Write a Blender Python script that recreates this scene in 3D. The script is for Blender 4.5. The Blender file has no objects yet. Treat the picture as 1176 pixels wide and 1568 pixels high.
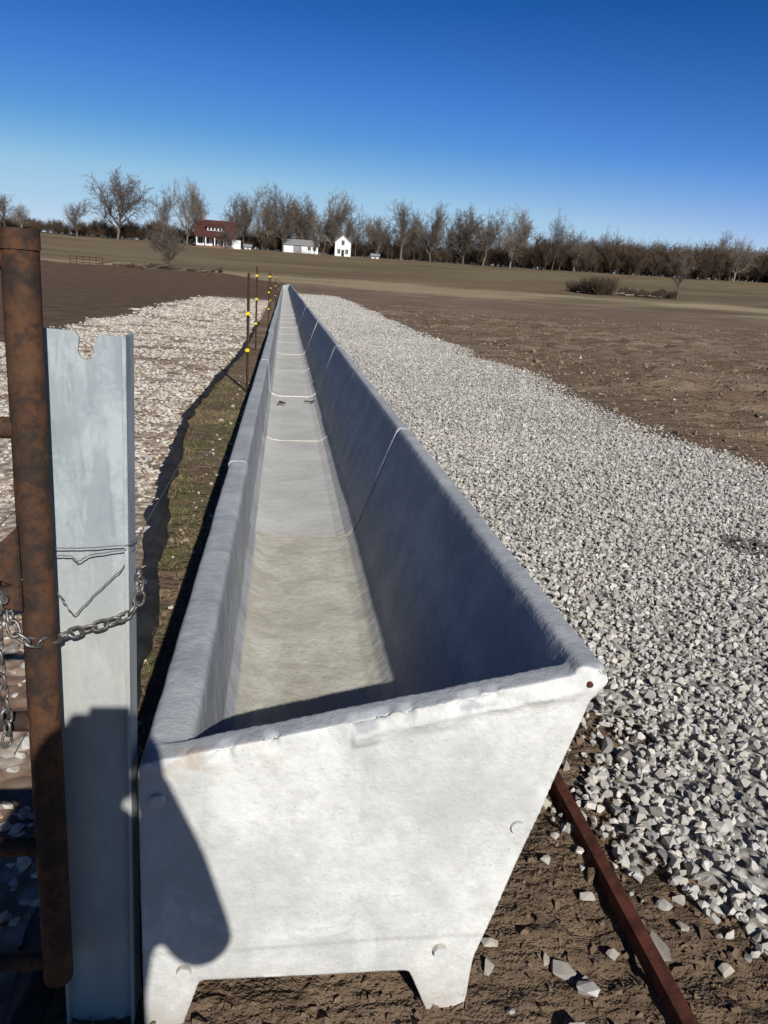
import bpy, bmesh, math, random
import numpy as np
from mathutils import Vector, Matrix
rng=np.random.default_rng(11); random.seed(5)
scene=bpy.context.scene
COL=scene.collection
R=math.radians
# ---------------------------------------------------------------- helpers
def link(o,parent=None):
    COL.objects.link(o)
    if parent: o.parent=parent
    return o
def empty(name,loc=(0,0,0),rotz=0):
    e=bpy.data.objects.new(name,None); e.location=loc; e.rotation_euler=(0,0,rotz); e.empty_display_size=.2
    return link(e)
def arr_mesh(name,V,F,mats=(),col=None,flat=True):
    V=np.asarray(V,dtype=np.float32); F=np.asarray(F,dtype=np.int32); k=F.shape[1]
    me=bpy.data.meshes.new(name)
    me.vertices.add(len(V)); me.vertices.foreach_set('co',V.ravel())
    me.loops.add(F.size); me.loops.foreach_set('vertex_index',F.ravel())
    me.polygons.add(len(F)); me.polygons.foreach_set('loop_start',np.arange(0,F.size,k,dtype=np.int32))
    me.update(calc_edges=True)
    if flat: me.shade_flat()
    else: me.shade_smooth()
    if col is not None:
        a=me.color_attributes.new('Col','FLOAT_COLOR','POINT')
        c=np.ones((len(V),4),dtype=np.float32); c[:,:3]=col; a.data.foreach_set('color',c.ravel())
    for m in mats: me.materials.append(m)
    return me
def obj(name,me,parent=None,loc=None):
    o=bpy.data.objects.new(name,me)
    if loc is not None: o.location=loc
    return link(o,parent)
def pmesh(name,verts,faces,mat,parent=None,bevel=0,smooth=False):
    me=bpy.data.meshes.new(name); me.from_pydata([tuple(v) for v in verts],[],faces); me.materials.append(mat)
    o=obj(name,me,parent)
    bm=bmesh.new(); bm.from_mesh(me); bmesh.ops.recalc_face_normals(bm,faces=bm.faces)
    if bevel: bmesh.ops.bevel(bm,geom=bm.edges[:],offset=bevel,segments=2,affect='EDGES')
    bm.to_mesh(me); bm.free()
    if smooth: me.shade_smooth()
    return o
def box(name,x0,x1,y0,y1,z0,z1,mat,parent=None,bevel=0):
    v=[(x,y,z) for x in(x0,x1) for y in(y0,y1) for z in(z0,z1)]
    f=[(0,1,3,2),(4,6,7,5),(0,4,5,1),(2,3,7,6),(0,2,6,4),(1,5,7,3)]
    return pmesh(name,v,f,mat,parent,bevel)
def prism(name,poly,y0,y1,mat,parent=None,bevel=0):
    n=len(poly); v=[(x,y0,z) for x,z in poly]+[(x,y1,z) for x,z in poly]
    f=[tuple(range(n)),tuple(range(2*n-1,n-1,-1))]+[(i,(i+1)%n,(i+1)%n+n,i+n) for i in range(n)]
    return pmesh(name,v,f,mat,parent,bevel)
def tube(name,pts,r,mat,parent=None,smooth=True,res=8,cyc=False):
    cu=bpy.data.curves.new(name,'CURVE'); cu.dimensions='3D'; cu.bevel_depth=r; cu.bevel_resolution=res//4+1; cu.use_fill_caps=True
    s=cu.splines.new('POLY'); s.points.add(len(pts)-1)
    for p,q in zip(s.points,pts): p.co=(*q,1)
    s.use_cyclic_u=cyc
    if smooth: s.use_smooth=True
    cu.materials.append(mat)
    o=bpy.data.objects.new(name,cu); return link(o,parent)
def hash2(ix,iy,s):
    h=(ix.astype(np.int64)*374761393+iy.astype(np.int64)*668265263+s*974711)&0x7fffffff
    h=((h^(h>>13))*1274126177)&0x7fffffff
    return ((h^(h>>16))&0xffff)/65535.
def vnoise(x,y,s=0):
    x=np.asarray(x,float);y=np.asarray(y,float)
    ix=np.floor(x);iy=np.floor(y);fx=x-ix;fy=y-iy;fx=fx*fx*(3-2*fx);fy=fy*fy*(3-2*fy)
    a=hash2(ix,iy,s);b=hash2(ix+1,iy,s);c=hash2(ix,iy+1,s);d=hash2(ix+1,iy+1,s)
    return (a*(1-fx)+b*fx)*(1-fy)+(c*(1-fx)+d*fx)*fy
def fbm(x,y,s=0,o=3):
    r=0;a=.5;t=0
    for i in range(o):
        r=r+a*vnoise(x*2**i,y*2**i,s+i*7);t+=a;a*=.5
    return r/t
# ---------------------------------------------------------------- node helpers
class N:
    def __init__(s,name,rough=.85):
        s.m=bpy.data.materials.new(name); s.m.use_nodes=True; s.t=s.m.node_tree
        s.b=s.t.nodes['Principled BSDF']; s.b.inputs['Roughness'].default_value=rough
        s.b.inputs['Specular IOR Level'].default_value=.15
        s.geo=s.n('ShaderNodeNewGeometry'); s.pos=s.geo.outputs['Position']
        s.tc=s.n('ShaderNodeTexCoord').outputs['Object']
    def n(s,t): return s.t.nodes.new(t)
    def set(s,i,v):
        if hasattr(v,'is_output') : s.t.links.new(v,i)
        elif v is not None: i.default_value=v
    def math(s,op,a,b=None,c=None,clamp=False):
        x=s.n('ShaderNodeMath');x.operation=op;x.use_clamp=clamp
        s.set(x.inputs[0],a);s.set(x.inputs[1],b);s.set(x.inputs[2],c);return x.outputs[0]
    def noise(s,scale,det=4,vec=None,stretch=None,rough=.55,dist=0):
        v=vec or s.tc
        if stretch:
            mp=s.n('ShaderNodeMapping');mp.inputs['Scale'].default_value=stretch;s.t.links.new(v,mp.inputs[0]);v=mp.outputs[0]
        x=s.n('ShaderNodeTexNoise');x.inputs['Scale'].default_value=scale;x.inputs['Detail'].default_value=det;x.inputs['Roughness'].default_value=rough;x.inputs['Distortion'].default_value=dist
        s.t.links.new(v,x.inputs['Vector']);return x.outputs['Fac']
    def vor(s,scale,feat='F1',out='Distance',vec=None):
        x=s.n('ShaderNodeTexVoronoi');x.feature=feat;x.inputs['Scale'].default_value=scale
        s.t.links.new(vec or s.tc,x.inputs['Vector']);return x.outputs[out]
    def ramp(s,v,a,b,lo=0.,hi=1.):
        x=s.n('ShaderNodeMapRange');x.interpolation_type='SMOOTHSTEP'
        for i,q in zip((0,1,2,3,4),(v,a,b,lo,hi)): s.set(x.inputs[i],q)
        return x.outputs[0]
    def mix(s,f,a,b,mode='MIX'):
        x=s.n('ShaderNodeMix');x.data_type='RGBA';x.blend_type=mode
        s.set(x.inputs[0],f)
        for i,q in ((6,a),(7,b)):
            if isinstance(q,tuple): q=(*q,1.)
            s.set(x.inputs[i],q)
        return x.outputs[2]
    def attr(s):
        x=s.n('ShaderNodeVertexColor');x.layer_name='Col';return x.outputs['Color']
    def xyz(s,v=None):
        x=s.n('ShaderNodeSeparateXYZ');s.t.links.new(v or s.pos,x.inputs[0]);return x.outputs
    def bump(s,h,strength=.5,dist=.01,prev=None):
        x=s.n('ShaderNodeBump');x.inputs['Strength'].default_value=strength;x.inputs['Distance'].default_value=dist
        s.t.links.new(h,x.inputs['Height'])
        if prev: s.t.links.new(prev,x.inputs['Normal'])
        return x.outputs[0]
    def out(s,c,nrm=None,rough=None,metal=None):
        if isinstance(c,tuple): c=(*c,1.)
        s.set(s.b.inputs['Base Color'],c)
        if nrm: s.t.links.new(nrm,s.b.inputs['Normal'])
        s.set(s.b.inputs['Roughness'],rough);s.set(s.b.inputs['Metallic'],metal)
        return s.m
def simple(name,c,c2=None,sc=8,rough=.8,metal=0,bump=0):
    k=N(name,rough); c2=c2 or tuple(v*.75 for v in c)
    nz=k.noise(sc,4)
    return k.out(k.mix(k.ramp(nz,.3,.7),c,c2),k.bump(nz,bump,.01) if bump else None,None,metal)
# ---------------------------------------------------------------- materials
def mat_concrete(name):
    k=N(name,.95); p=k.xyz()
    big=k.noise(2.6,6,rough=.62); fine=k.noise(26,5,rough=.7)
    c=k.mix(k.ramp(big,.38,.62),(.48,.48,.455),(.67,.665,.63))
    c=k.mix(k.ramp(fine,.40,.68,0,.5),c,(.45,.445,.415))
    c=k.mix(k.ramp(k.noise(7,6,rough=.7,dist=.6),.55,.68,0,.45),c,(.74,.735,.71))
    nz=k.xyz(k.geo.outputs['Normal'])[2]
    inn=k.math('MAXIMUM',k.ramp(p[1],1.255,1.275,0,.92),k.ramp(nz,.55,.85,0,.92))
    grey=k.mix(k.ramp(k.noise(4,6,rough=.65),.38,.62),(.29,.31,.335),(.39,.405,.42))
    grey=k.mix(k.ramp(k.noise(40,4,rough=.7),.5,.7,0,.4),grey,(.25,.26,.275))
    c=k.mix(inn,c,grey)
    fl=k.math('MULTIPLY',k.ramp(p[2],.31,.25),k.ramp(nz,.5,.9))
    nearf=k.ramp(p[1],3.5,3.9)
    st=k.mix(k.ramp(k.noise(5,7,dist=1.2,rough=.65),.38,.62),(.43,.405,.325),(.58,.56,.475))
    st=k.mix(k.ramp(k.noise(38,4,rough=.7),.42,.7,0,.45),st,(.38,.36,.30))
    st=k.mix(k.ramp(k.noise(1.7,5,dist=2.5),.49,.505,0,.22),st,(.35,.33,.27))
    st=k.mix(k.math('MULTIPLY',nearf,.85),st,k.mix(k.ramp(k.noise(3,6),.35,.65),(.46,.465,.45),(.57,.565,.545)))
    c=k.mix(k.math('MULTIPLY',fl,.92),c,st)
    low=k.math('MULTIPLY',k.ramp(p[2],.16,.0),k.ramp(k.noise(9,4),.3,.7,.1,.7))
    c=k.mix(low,c,(.33,.28,.22))
    e=k.math('MULTIPLY',k.ramp(k.noise(9,5,dist=1),.52,.62),k.ramp(p[2],.52,.60))
    e=k.math('MULTIPLY',e,k.math('MULTIPLY',k.ramp(p[1],1.30,1.25),k.ramp(p[0],.05,-.14)))
    c=k.mix(k.math('MULTIPLY',e,.5),c,(.40,.29,.19))
    pore=k.ramp(k.vor(80),.0,.18,1,0)
    pm=k.math('MULTIPLY',pore,k.ramp(k.noise(12,2),.52,.58))
    c=k.mix(k.math('MULTIPLY',pm,.75),c,(.18,.17,.155))
    streak=k.ramp(k.noise(3,4,stretch=(6,6,.6)),.5,.8,0,.3)
    c=k.mix(streak,c,(.36,.36,.34))
    n1=k.bump(k.noise(14,5,rough=.65),.36,.02)
    n2=k.bump(k.noise(110,3),.25,.004,n1)
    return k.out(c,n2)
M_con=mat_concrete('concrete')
M_caulk=simple('caulk',(.60,.58,.51),(.48,.45,.38),sc=25,rough=.85)
M_caulk2=simple('caulk_dusty',(.33,.30,.23),(.25,.225,.17),sc=25,rough=.9)
M_groove_shade=simple('joint_gasket',(.04,.043,.05),rough=.9)  # near-black tone painting the shade inside the open joint grooves
k=N('rock_mat',.95)
M_rock=k.out(k.mix(k.ramp(k.noise(60,3),.3,.75,0,.3),k.attr(),(.30,.285,.26)))
k=N('clod_mat',1.)
M_clod=k.out(k.mix(k.ramp(k.noise(40,4),.3,.75,0,.4),k.attr(),(.10,.07,.045)),k.bump(k.noise(60,4),.7,.01))
k=N('gravel_bed',.95); v=k.n('ShaderNodeTexVoronoi');v.inputs['Scale'].default_value=34;k.t.links.new(k.tc,v.inputs['Vector'])
vs=k.xyz(v.outputs['Color'])
c=k.mix(vs[0],(.32,.305,.275),(.54,.525,.48)); c=k.mix(k.ramp(v.outputs['Distance'],.35,.8),c,(.17,.16,.14))
c=k.mix(k.ramp(k.noise(.9,4),.45,.7,0,.25),c,(.34,.30,.25))
M_bed=k.out(c,k.bump(v.outputs['Distance'],.8,-.010))
k=N('pad_bed',.95); v=k.n('ShaderNodeTexVoronoi');v.inputs['Scale'].default_value=15;k.t.links.new(k.tc,v.inputs['Vector'])
vs=k.xyz(v.outputs['Color'])
c=k.mix(vs[0],(.52,.46,.38),(.38,.30,.23)); c=k.mix(k.ramp(v.outputs['Distance'],.35,.75),c,(.24,.17,.115))
c=k.mix(k.ramp(k.noise(1.6,6,dist=1,stretch=(.6,1,1)),.52,.61,0,.85),c,(.20,.13,.088))
M_pad=k.out(c,k.bump(v.outputs['Distance'],.7,-.02))
k=N('soil_ground',1.); p=k.xyz(); X,Y=p[0],p[1]
d=k.math('SQRT',k.math('ADD',k.math('MULTIPLY',X,X),k.math('MULTIPLY',Y,Y)))
nb=k.noise(.05,4); ns=k.noise(.09,6,stretch=(.35,1,1)) 
dn=k.math('ADD',d,k.math('MULTIPLY',k.math('SUBTRACT',nb,.5),26.))
nf=k.noise(11,6,rough=.7); nm=k.noise(1.1,5,rough=.65); nr=k.noise(.9,6,stretch=(.25,1,1),rough=.7)
soil=k.mix(k.ramp(nf,.35,.65),(.18,.125,.080),(.11,.075,.048))
soil=k.mix(k.ramp(nm,.4,.65,0,.45),soil,(.225,.162,.108))
soilf=k.mix(k.ramp(nr,.42,.58),(.165,.114,.073),(.31,.235,.162))
soilf=k.mix(k.ramp(k.noise(.25,4,stretch=(.4,1,1)),.42,.58,0,.6),soilf,(.165,.113,.073))
soilf=k.mix(k.ramp(k.noise(6,5,rough=.75),.48,.62,0,.4),soilf,(.10,.07,.047))
soil=k.mix(k.ramp(d,5,22,0,.85),soil,soilf)
dark=k.mix(k.ramp(nm,.35,.65),(.095,.060,.038),(.15,.10,.063))
ml=k.math('MULTIPLY',k.ramp(X,-3.,-6.),k.ramp(dn,128,122))
soil=k.mix(ml,soil,dark)
ml2=k.math('MULTIPLY',k.ramp(X,1.,-1.),k.ramp(dn,45,60))
soil=k.mix(k.math('MULTIPLY',ml2,k.ramp(dn,128,122)),soil,dark)
gr=k.mix(k.ramp(ns,.38,.62),(.215,.168,.098),(.150,.112,.066))
gr=k.mix(k.ramp(k.noise(.02,4,stretch=(.4,1.,1)),.48,.58,0,.6),gr,(.19,.13,.08))
gr=k.mix(k.ramp(k.noise(.6,4,stretch=(.3,1.,1)),.45,.65,0,.45),gr,(.11,.085,.05))
straw=k.mix(k.ramp(ns,.3,.7),(.38,.31,.19),(.27,.21,.13))
far=k.mix(k.math('MULTIPLY',k.ramp(dn,136,124),k.ramp(k.noise(.03,4,stretch=(.5,1,1)),.40,.52)),gr,straw)
lim=k.math('ADD',108.,k.ramp(X,0,-10,0,16))
c=k.mix(k.ramp(k.math('SUBTRACT',dn,lim),-1.5,1.5),soil,far)
gm=k.math('MULTIPLY',k.ramp(k.math('ABSOLUTE',k.math('ADD',X,.5)),.35,.15),k.ramp(k.noise(2.5,4),.45,.6))
gm=k.math('MULTIPLY',gm,k.ramp(Y,12,6,0,.6)); c=k.mix(gm,c,(.11,.115,.045))
b=k.bump(nr,.6,.35); b=k.bump(k.noise(1.5,7,rough=.75),.85,.15,b); b=k.bump(nf,.6,.025,b)
M_soil=k.out(c,b)
M_fab=simple('fabric',(.018,.018,.018),(.035,.035,.035),rough=.7)
k=N('galvanized',.55); nz=k.noise(60,3); vv=k.xyz(k.vor(130,out='Color'))[0]
c=k.mix(vv,(.30,.34,.36),(.36,.40,.415)); c=k.mix(k.ramp(k.noise(14,6,stretch=(1.2,1.2,.7),rough=.7),.44,.62,0,.85),c,(.43,.465,.47))
c=k.mix(k.ramp(k.noise(5,5,stretch=(3,3,.6),rough=.65),.48,.60,0,.65),c,(.25,.285,.30))
c=k.mix(k.ramp(k.noise(45,3,stretch=(1.5,1.5,.3)),.60,.68,0,.4),c,(.22,.24,.25))
c=k.mix(k.ramp(k.xyz()[2],1.10,.80,0,.5),c,(.45,.435,.37))
M_galv=k.out(c,k.bump(nz,.12,.002),k.ramp(nz,.3,.7,.5,.65),.0)
k=N('rusty_steel',.85); a=k.noise(14,5,rough=.7); b2=k.noise(55,4)
c=k.mix(k.ramp(a,.38,.62),(.042,.028,.022),(.10,.047,.025)); c=k.mix(k.ramp(b2,.48,.66,0,.75),c,(.026,.022,.020))
c=k.mix(k.ramp(k.noise(5,4),.55,.7,0,.45),c,(.15,.08,.04))
M_rust=k.out(c,k.bump(b2,.5,.003),.8,.0)
M_redrust=simple('red_rust',(.15,.052,.034),(.065,.026,.02),sc=22,rough=.85,bump=.3)
M_chain=simple('chain_zinc',(.30,.30,.29),(.12,.10,.08),sc=70,rough=.45,metal=.7)
M_wire=simple('wire',(.26,.26,.26),rough=.5,metal=.6)
M_bark=simple('bark',(.185,.15,.12),(.11,.088,.07),sc=1.5,rough=1.)
M_bark2=simple('bark_pale',(.27,.225,.18),(.15,.125,.10),sc=1.5,rough=1.)
M_brush=simple('brush_twigs',(.14,.10,.07),(.08,.057,.042),sc=1.,rough=1.)
M_white=simple('white_siding',(.74,.74,.72),(.66,.66,.64),sc=1)
M_roof=simple('red_roof',(.085,.032,.028),(.06,.026,.024),sc=2)
M_groof=simple('grey_roof',(.28,.28,.28),sc=2)
M_glass=simple('window_glass',(.03,.035,.04),rough=.15)
M_brick=simple('chimney_brick',(.25,.12,.08))
M_yel=simple('yellow_plastic',(.75,.60,.03),(.65,.5,.02),rough=.4)
M_grass=N('dry_grass',.9); M_grass=M_grass.out(M_grass.attr())
# ---------------------------------------------------------------- terrain
def th(x,y):
    d=np.hypot(x,y); e=np.minimum(d,258.)-100.
    z=.0607*.5*(e+np.sqrt(e*e+225))-.1
    return np.maximum(z,0)
def thz(x,y): return float(th(np.array(x),np.array(y)))
def seg(*a):
    r=[]
    for s,e,st in a: r.append(np.arange(s,e,st))
    return np.concatenate(r)
xs=seg((-2500,-300,180),(-300,-40,9),(-40,-6,1),(-6,-1.3,.12),(-1.3,2.6,.028),(2.6,14,.12),(14,40,.4),(40,300,9),(300,2600,180))
ys=seg((-2500,-200,250),(-200,-6,12),(-6,.6,.4),(.6,4,.028),(4,14,.1),(14,46,.3),(46,130,2),(130,300,5),(300,2700,120))
GX,GY=np.meshgrid(xs,ys)
def micro(x,y):
    near=np.clip((12-np.abs(y))/6,0,1)*np.clip((7-np.abs(x))/2,0,1)
    a=(fbm(x*9,y*9,3,4)-.5)*.05+(fbm(x*30,y*30,9,2)-.5)*.018
    far=np.clip((x-4.7)/1.5,0,1)*np.clip((60-y)/20,0,1)
    rg=np.abs(fbm(x*.8+y*.15,y*1.6,21,3)-.5)
    rut=np.exp(-((x-(7.2+.12*y+.4*(fbm(y*.2,y*0,6,2)-.5)))/.28)**2)+np.exp(-((x-(9.0+.12*y+.4*(fbm(y*.2,y*0,6,2)-.5)))/.28)**2)
    f=(fbm(x*.7,y*1.8,21,4)-.5)*.36-rg*.30+.03+(fbm(x*3,y*4,5,3)-.5)*.18-rut*.07
    tr=np.clip((x+.3)/.05,0,1)*np.clip((.55-x)/.05,0,1)
    return a*near*(1-.3*tr)-.012*near+f*far
GZ=th(GX,GY)+micro(GX,GY)
nx,ny=len(xs),len(ys)
idx=np.arange(nx*ny).reshape(ny,nx)
F=np.stack([idx[:-1,:-1],idx[:-1,1:],idx[1:,1:],idx[1:,:-1]],-1).reshape(-1,4)
obj('ground',arr_mesh('ground',np.stack([GX,GY,GZ],-1).reshape(-1,3),F,[M_soil],flat=False))
# ---------------------------------------------------------------- rocks
def rock_bases(n,pts=10,sq=(1,.8,.6)):
    out=[]
    for i in range(n):
        bm=bmesh.new()
        for j in range(pts):
            v=Vector((random.gauss(0,1),random.gauss(0,1),random.gauss(0,1))).normalized()*random.uniform(.8,1)
            bm.verts.new((v.x*sq[0],v.y*sq[1]*random.uniform(.8,1.1),v.z*sq[2]))
        r=bmesh.ops.convex_hull(bm,input=bm.verts[:])
        bmesh.ops.triangulate(bm,faces=bm.faces[:])
        bm.verts.index_update()
        used=[v for v in bm.verts if v.link_faces]; mp={v:i for i,v in enumerate(used)}
        out.append((np.array([v.co[:] for v in used]),np.array([[mp[v] for v in f.verts] for f in bm.faces])))
        bm.free()
    return out
BASES=rock_bases(14,13,(1,.85,.7)); FARB=rock_bases(10,8,(1,.85,.7)); FLATB=rock_bases(10,12,(1,.8,.42))
def scatter(P,S,C,bases,tilt=1.):
    n=len(P); which=rng.integers(0,len(bases),n); Vs=[];Fs=[];Cs=[];off=0
    for b,(bv,bf) in enumerate(bases):
        m=np.where(which==b)[0]
        if len(m)==0: continue
        az=rng.uniform(0,2*np.pi,len(m)); tx=rng.normal(0,.5*tilt,len(m)); ty=rng.normal(0,.5*tilt,len(m))
        ca,sa=np.cos(az),np.sin(az);cx,sx=np.cos(tx),np.sin(tx);cy,sy=np.cos(ty),np.sin(ty)
        Z=np.zeros_like(ca);O=Z+1
        Rz=np.array([[ca,-sa,Z],[sa,ca,Z],[Z,Z,O]]).transpose(2,0,1)
        Rx=np.array([[O,Z,Z],[Z,cx,-sx],[Z,sx,cx]]).transpose(2,0,1)
        Ry=np.array([[cy,Z,sy],[Z,O,Z],[-sy,Z,cy]]).transpose(2,0,1)
        M=Rx@Ry@Rz
        V=np.einsum('nij,vj->nvi',M,bv)*S[m][:,None,None]+P[m][:,None,:]
        k=len(bv); Vs.append(V.reshape(-1,3)); Cs.append(np.repeat(C[m],k,0))
        Fs.append((bf[None]+ (np.arange(len(m))*k)[:,None,None]+off).reshape(-1,3)); off+=len(m)*k
    return np.concatenate(Vs),np.concatenate(Fs),np.concatenate(Cs)
def inview(x,y,m=.35):
    return (x>-.52*y-m-.15)&(x<.80*y+m+.4)
def pts(x0,x1,y0,y1,dens):
    n=int((x1-x0)*(y1-y0)*dens); return rng.uniform(x0,x1,n),rng.uniform(y0,y1,n)
def greys(n,lo,hi,warm=.05,darkf=.06):
    g=rng.uniform(lo,hi,n); w=rng.normal(warm,.03,n)
    c=np.stack([g*(1+w*.6),g,g*(1-w)],-1)
    m=rng.random(n)<darkf; c[m]*=rng.uniform(.45,.75,m.sum())[:,None]
    return np.clip(c,.03,.8)
def redge(y): return 4.55+.5*(fbm(y*.45,y*0,31,4)-.5)*2+np.clip((y-18)/60,0,1)*.7
def ledge(y): return 1.0+.35*(fbm(y*1.7,y*0+3,37,3)-.5)*2+np.clip((1.9-y)*.12,0,.2)
def road_rocks(bands,nm,bases):
    PX=[];PY=[];PS=[]
    for (y0,y1,dens,s0,s1) in bands:
        x,y=pts(.8,5.8,y0,y1,dens)
        e=redge(y);l=ledge(y)
        pr=np.clip((e-x)/.6+.3,0,1)*np.clip((x-l)/.25+.22,0,1)
        kp=(rng.random(len(x))<pr)&inview(x,y)
        x,y=x[kp],y[kp]; s_=s0+(s1-s0)*(y-y0)/(y1-y0)
        PX.append(x);PY.append(y);PS.append(s_*np.exp(rng.normal(0,.32,len(x))))
    x=np.concatenate(PX);y=np.concatenate(PY);S=np.concatenate(PS)
    inside=np.clip(np.minimum(redge(y)-x,x-ledge(y))/.3,0,1)
    z=.010*inside+rng.uniform(-.004,.016,len(x))*np.minimum(1,.4+inside)+micro(x,y)*(1-inside)*.8+.004
    C=greys(len(x),.34,.59,.10,.13)
    dk=(np.hypot(x-3.0,(y-4.35)*.8)<.17)&(rng.random(len(x))<.8); C[dk]*=.25
    tn=fbm(x*.8,y*.8,55,3); C*=(0.86+.25*tn)[:,None]
    V1,F1,C1=scatter(np.stack([x,y,z],-1),S,C,bases)
    obj(nm,arr_mesh(nm,V1,F1,[M_rock],C1),rd)
tt=np.linspace(0,1,9)
yy=seg((.9,12,.15),(12,96,1.))
gx=ledge(yy)[:,None]*(1-tt)+(redge(yy)-.1)[:,None]*tt; gy=np.repeat(yy[:,None],9,1)
gz=np.zeros_like(gx)+np.where((tt>0)&(tt<1),.010,-.02)[None,:]+np.where((yy[:,None]<3)&(tt[None,:]<.2),-.004,0)
i2=np.arange(gx.size).reshape(gx.shape)
F2=np.stack([i2[:-1,:-1],i2[:-1,1:],i2[1:,1:],i2[1:,:-1]],-1).reshape(-1,4)
rd=obj('gravel_road',arr_mesh('gravel_road',np.stack([gx,gy,gz],-1).reshape(-1,3),F2,[M_bed],flat=False))
road_rocks(((.9,2.2,1600,.0172,.0160),(2.2,5,1900,.0155,.0140),(5,8,1600,.0140,.0145)),'crushed_stone',BASES)
road_rocks(((8,12,1300,.0147,.0160),(12,22,720,.0172,.022),(22,45,270,.025,.032),(45,96,90,.038,.048)),'crushed_stone_far',FARB)
def fabx(y): 
    return np.interp(y,[1.0,2.0,2.9,4.0,5.5,8.2,11,15,22,60],[-.46,-.49,-.53,-.66,-.80,-.97,-.92,-.80,-.80,-.85])
PX=[];PY=[];PS=[]
for (y0,y1,dens,s0) in ((1.,6,700,.022),(6,12,480,.025),(12,25,240,.034),(25,56,65,.052)):
    x,y=pts(-6.2,-.4,y0,y1,dens)
    cl=fbm(x*1.3,y*2.4,71,3)
    pr=np.clip((x+5.4+.5*(fbm(y*.6,x*0,5,2)-.5)*2)/.4,0,1)*np.clip((fabx(y)-x)/.12,0,1)*np.clip((cl-.36)/.12,.12,1)*np.clip((52-y)/6,0,1)
    kp=(rng.random(len(x))<pr)&inview(x,y)
    x,y=x[kp],y[kp];PX.append(x);PY.append(y);PS.append(s0*np.exp(rng.normal(0,.35,len(x))))
x=np.concatenate(PX);y=np.concatenate(PY);S=np.concatenate(PS)
z=.008+rng.uniform(-.004,.012,len(x)); C=greys(len(x),.42,.62,.14,.06)
C[rng.random(len(x))<.15]*=np.array([.75,.6,.5])
V1,F1,C1=scatter(np.stack([x,y,z],-1),S,C,FLATB,.6)
yy=seg((.9,20,.25),(20,53,1.)); xl=-5.3-.4*(fbm(yy*.6,yy*0,5,2)-.5)*2
gx=xl[:,None]*(1-tt)+(fabx(yy)+.01)[:,None]*tt; gy=np.repeat(yy[:,None],9,1); gz=np.full_like(gx,.010)+.010*(fbm(gx*2,gy*2,8)-.5); gz[:,0]=-.02
i2=np.arange(gx.size).reshape(gx.shape)
F2=np.stack([i2[:-1,:-1],i2[:-1,1:],i2[1:,1:],i2[1:,:-1]],-1).reshape(-1,4)
pd=obj('gravel_pad',arr_mesh('gravel_pad',np.stack([gx,gy,gz],-1).reshape(-1,3),F2,[M_pad],flat=False))
obj('crushed_stone_flat',arr_mesh('crushed_stone_flat',V1,F1,[M_rock],C1),pd)
x1,y1=pts(.42,1.35,.75,2.6,60); x2,y2=pts(-.62,-.27,1.4,12,48); x3,y3=pts(4.2,7.5,4,40,3.2)
x=np.concatenate([x1,x2,x3]);y=np.concatenate([y1,y2,y3]); n=len(x)
S=np.concatenate([.021*np.exp(rng.normal(0,.35,len(x1))),.016*np.exp(rng.normal(0,.4,len(x2))),.025*np.exp(rng.normal(0,.35,len(x3)))])
z=micro(x,y)+S*.15; C=greys(n,.30,.48,.16,.1)
V1,F1,C1=scatter(np.stack([x,y,z],-1),S,C,FLATB+BASES,.5)
obj('loose_stones',arr_mesh('loose_stones',V1,F1,[M_rock],C1))
x1,y1=pts(-.3,1.3,.7,3,1300); x2,y2=pts(4.5,14,4,20,80); x3,y3=pts(4.5,45,14,60,4.5); x4,y4=pts(-.6,-.25,1.2,6,500)
m=x2<.8*y2+1;x2,y2=x2[m],y2[m]
x=np.concatenate([x1,x2,x3,x4]);y=np.concatenate([y1,y2,y3,y4])
S=np.concatenate([.0075*np.exp(rng.normal(0,.55,len(x1))),.019*np.exp(rng.normal(0,.5,len(x2))),.042*np.exp(rng.normal(0,.45,len(x3))),.008*np.exp(rng.normal(0,.5,len(x4)))])
z=micro(x,y)+S*.1; g=rng.uniform(.8,1.25,len(x))[:,None]; C=g*np.where((x>4.4)[:,None],np.array([[.24,.178,.12]]),np.array([[.165,.115,.076]]))
V1,F1,C1=scatter(np.stack([x,y,z],-1),S,C,FARB,1.)
obj('soil_clods',arr_mesh('soil_clods',V1,F1,[M_clod],C1))
x,y=pts(-.95,-.26,1.0,13,3400); cl=fbm(x*4,y*4,91,3)
kp=(x>fabx(y)+.02)&(rng.random(len(x))<np.clip((cl-.42)/.15,.06,1)*np.clip((14-y)/6,.2,1)); x,y=x[kp],y[kp]
n=len(x);a=rng.uniform(0,2*np.pi,n);h=rng.uniform(.012,.045,n);w=rng.uniform(.001,.0026,n);ln=rng.normal(0,.03,(n,2))
z0=micro(x,y)-.002
V=np.zeros((n,3,3));V[:,0]=np.stack([x-np.cos(a)*w,y-np.sin(a)*w,z0],-1);V[:,1]=np.stack([x+np.cos(a)*w,y+np.sin(a)*w,z0],-1);V[:,2]=np.stack([x+ln[:,0],y+ln[:,1],z0+h],-1)
gsel=(rng.random(n)<np.clip((fbm(x*2.5,y*2.5,12,2)-.4)*5,.1,.8))[:,None]; C=np.where(gsel,np.array([[.11,.155,.035]]),np.array([[.32,.25,.13]]))*rng.uniform(.6,1.2,n)[:,None]
obj('grass_strip',arr_mesh('grass_strip',V.reshape(-1,3),np.arange(3*n).reshape(-1,3),[M_grass],np.repeat(C,3,0)))
yy=np.arange(1.0,26,.04); Vv=[]
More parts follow.
